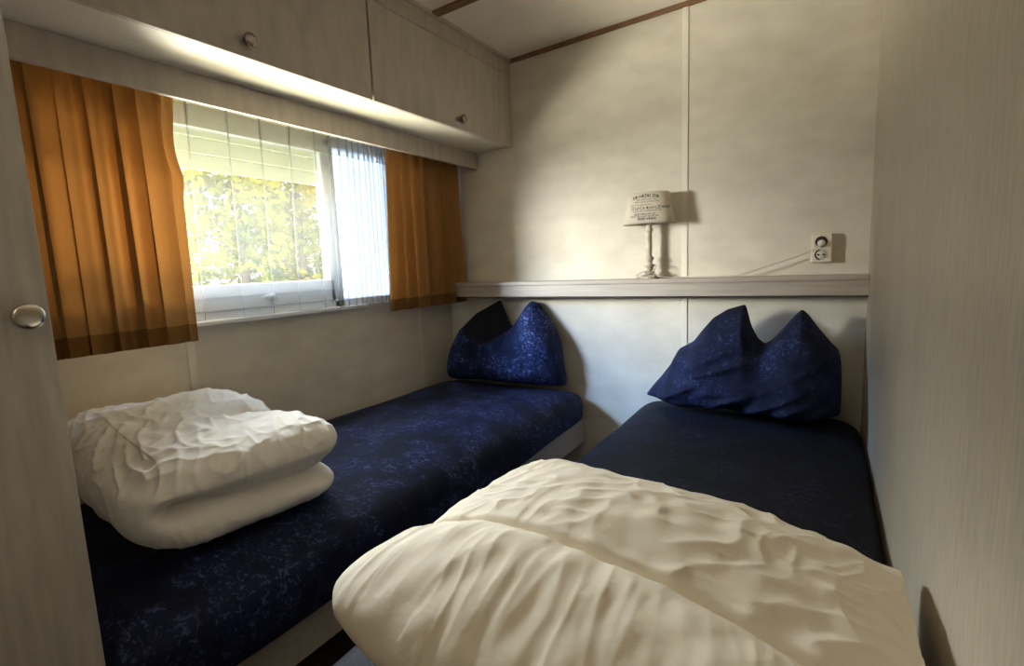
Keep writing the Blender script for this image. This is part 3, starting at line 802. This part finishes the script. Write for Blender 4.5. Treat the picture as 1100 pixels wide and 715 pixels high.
nt.links.new(rmp.outputs[0], bg.inputs['Color']); bg.inputs['Strength'].default_value = 2.0
nt.links.new(bg.outputs[0], out.inputs[0])

def area(name, loc, target, size, size_y, power, col, portal=False):
    l = bpy.data.lights.new(name, 'AREA'); l.shape = 'RECTANGLE'; l.size = size; l.size_y = size_y; l.energy = power; l.color = col
    o = bpy.data.objects.new(name, l); C.objects.link(o); o.location = loc
    d = Vector(target) - Vector(loc); o.rotation_euler = d.to_track_quat('-Z', 'Y').to_euler()
    if portal: l.cycles.is_portal = True
    return o
area('window_portal', (-.065, (WY0 + WY1) / 2, (WZ0 + WZ1) / 2), (1, (WY0 + WY1) / 2, (WZ0 + WZ1) / 2), WY1 - WY0, WZ1 - WZ0, 1, (1, 1, 1), True)
area('sky_light', (-2.2, -2.95, 2.65), (.2, -.85, 1.15), 2.2, 1.0, 1100, (.36, .58, 1.0))
area('sky_light_above', (-1.2, -1.2, 2.75), (0, -1.1, 1.25), 2.0, 1.0, 150, (.60, .76, 1.0))
area('ground_bounce', (-1.3, -1.4, -.2), (0, -1.15, 1.3), 2.0, 1.0, 260, (1.0, .82, .56))
area('sky_light_front', (-1.8, -.35, 2.08), (1.5, -1.6, .68), 1.3, .5, 340, (.93, .96, 1.0))
area('side_daylight', (-1.25, -2.55, 1.45), (.3, -.75, 1.2), .6, .6, 290, (1.0, .96, .89))
area('ground_bounce_side', (-2.2, -2.6, .05), (.4, -.75, 1.28), 2.0, .9, 500, (1.0, .93, .78))
area('ground_bounce_front', (-1.9, -.65, .35), (1.9, -1.75, 1.75), 1.4, .7, 300, (1.0, .92, .74))
area('rear_fill_light', (1.35, REAR + .15, 1.75), (1.2, -1.6, .9),   .8, .5, 2, (1.0, .86, .66))  # added fill behind the camera, no actual lamp stands there
s = bpy.data.lights.new('sun', 'SUN'); s.energy = 4.6; s.angle = .02; s.color = (1, .93, .75)
so = bpy.data.objects.new('sun', s); C.objects.link(so); so.rotation_euler = Vector((-.55, .30, -.78)).to_track_quat('-Z', 'Y').to_euler()

# ================================================================== CAMERA
f, yaw, pit, roll, cx, cy, cz_ = 548.28, -.5526, -.1308, -.0408, 1.7694, -2.2392, 1.0484
fw = Vector((math.sin(yaw) * math.cos(pit), math.cos(yaw) * math.cos(pit), math.sin(pit)))
r0 = Vector((math.cos(yaw), -math.sin(yaw), 0)); u0 = r0.cross(fw)
r2 = r0 * math.cos(roll) + u0 * math.sin(roll); u2 = -r0 * math.sin(roll) + u0 * math.cos(roll)
cam = bpy.data.cameras.new('camera'); co = bpy.data.objects.new('camera', cam); C.objects.link(co)
cam.sensor_fit = 'HORIZONTAL'; cam.sensor_width = 36; cam.lens = 36 * f / 1100; cam.clip_start = .02
co.matrix_world = Matrix(((r2.x, u2.x, -fw.x, cx), (r2.y, u2.y, -fw.y, cy), (r2.z, u2.z, -fw.z, cz_), (0, 0, 0, 1)))
sc = bpy.context.scene; sc.camera = co
sc.view_settings.view_transform = 'Standard'; sc.view_settings.look = 'Medium Contrast'; sc.view_settings.exposure = 0; sc.view_settings.gamma = 1
sc.cycles.use_denoising = True; sc.cycles.max_bounces = 10; sc.cycles.diffuse_bounces = 6; sc.cycles.transparent_max_bounces = 24
sc.cycles.sample_clamp_indirect = 8; sc.cycles.caustics_reflective = False; sc.cycles.caustics_refractive = False
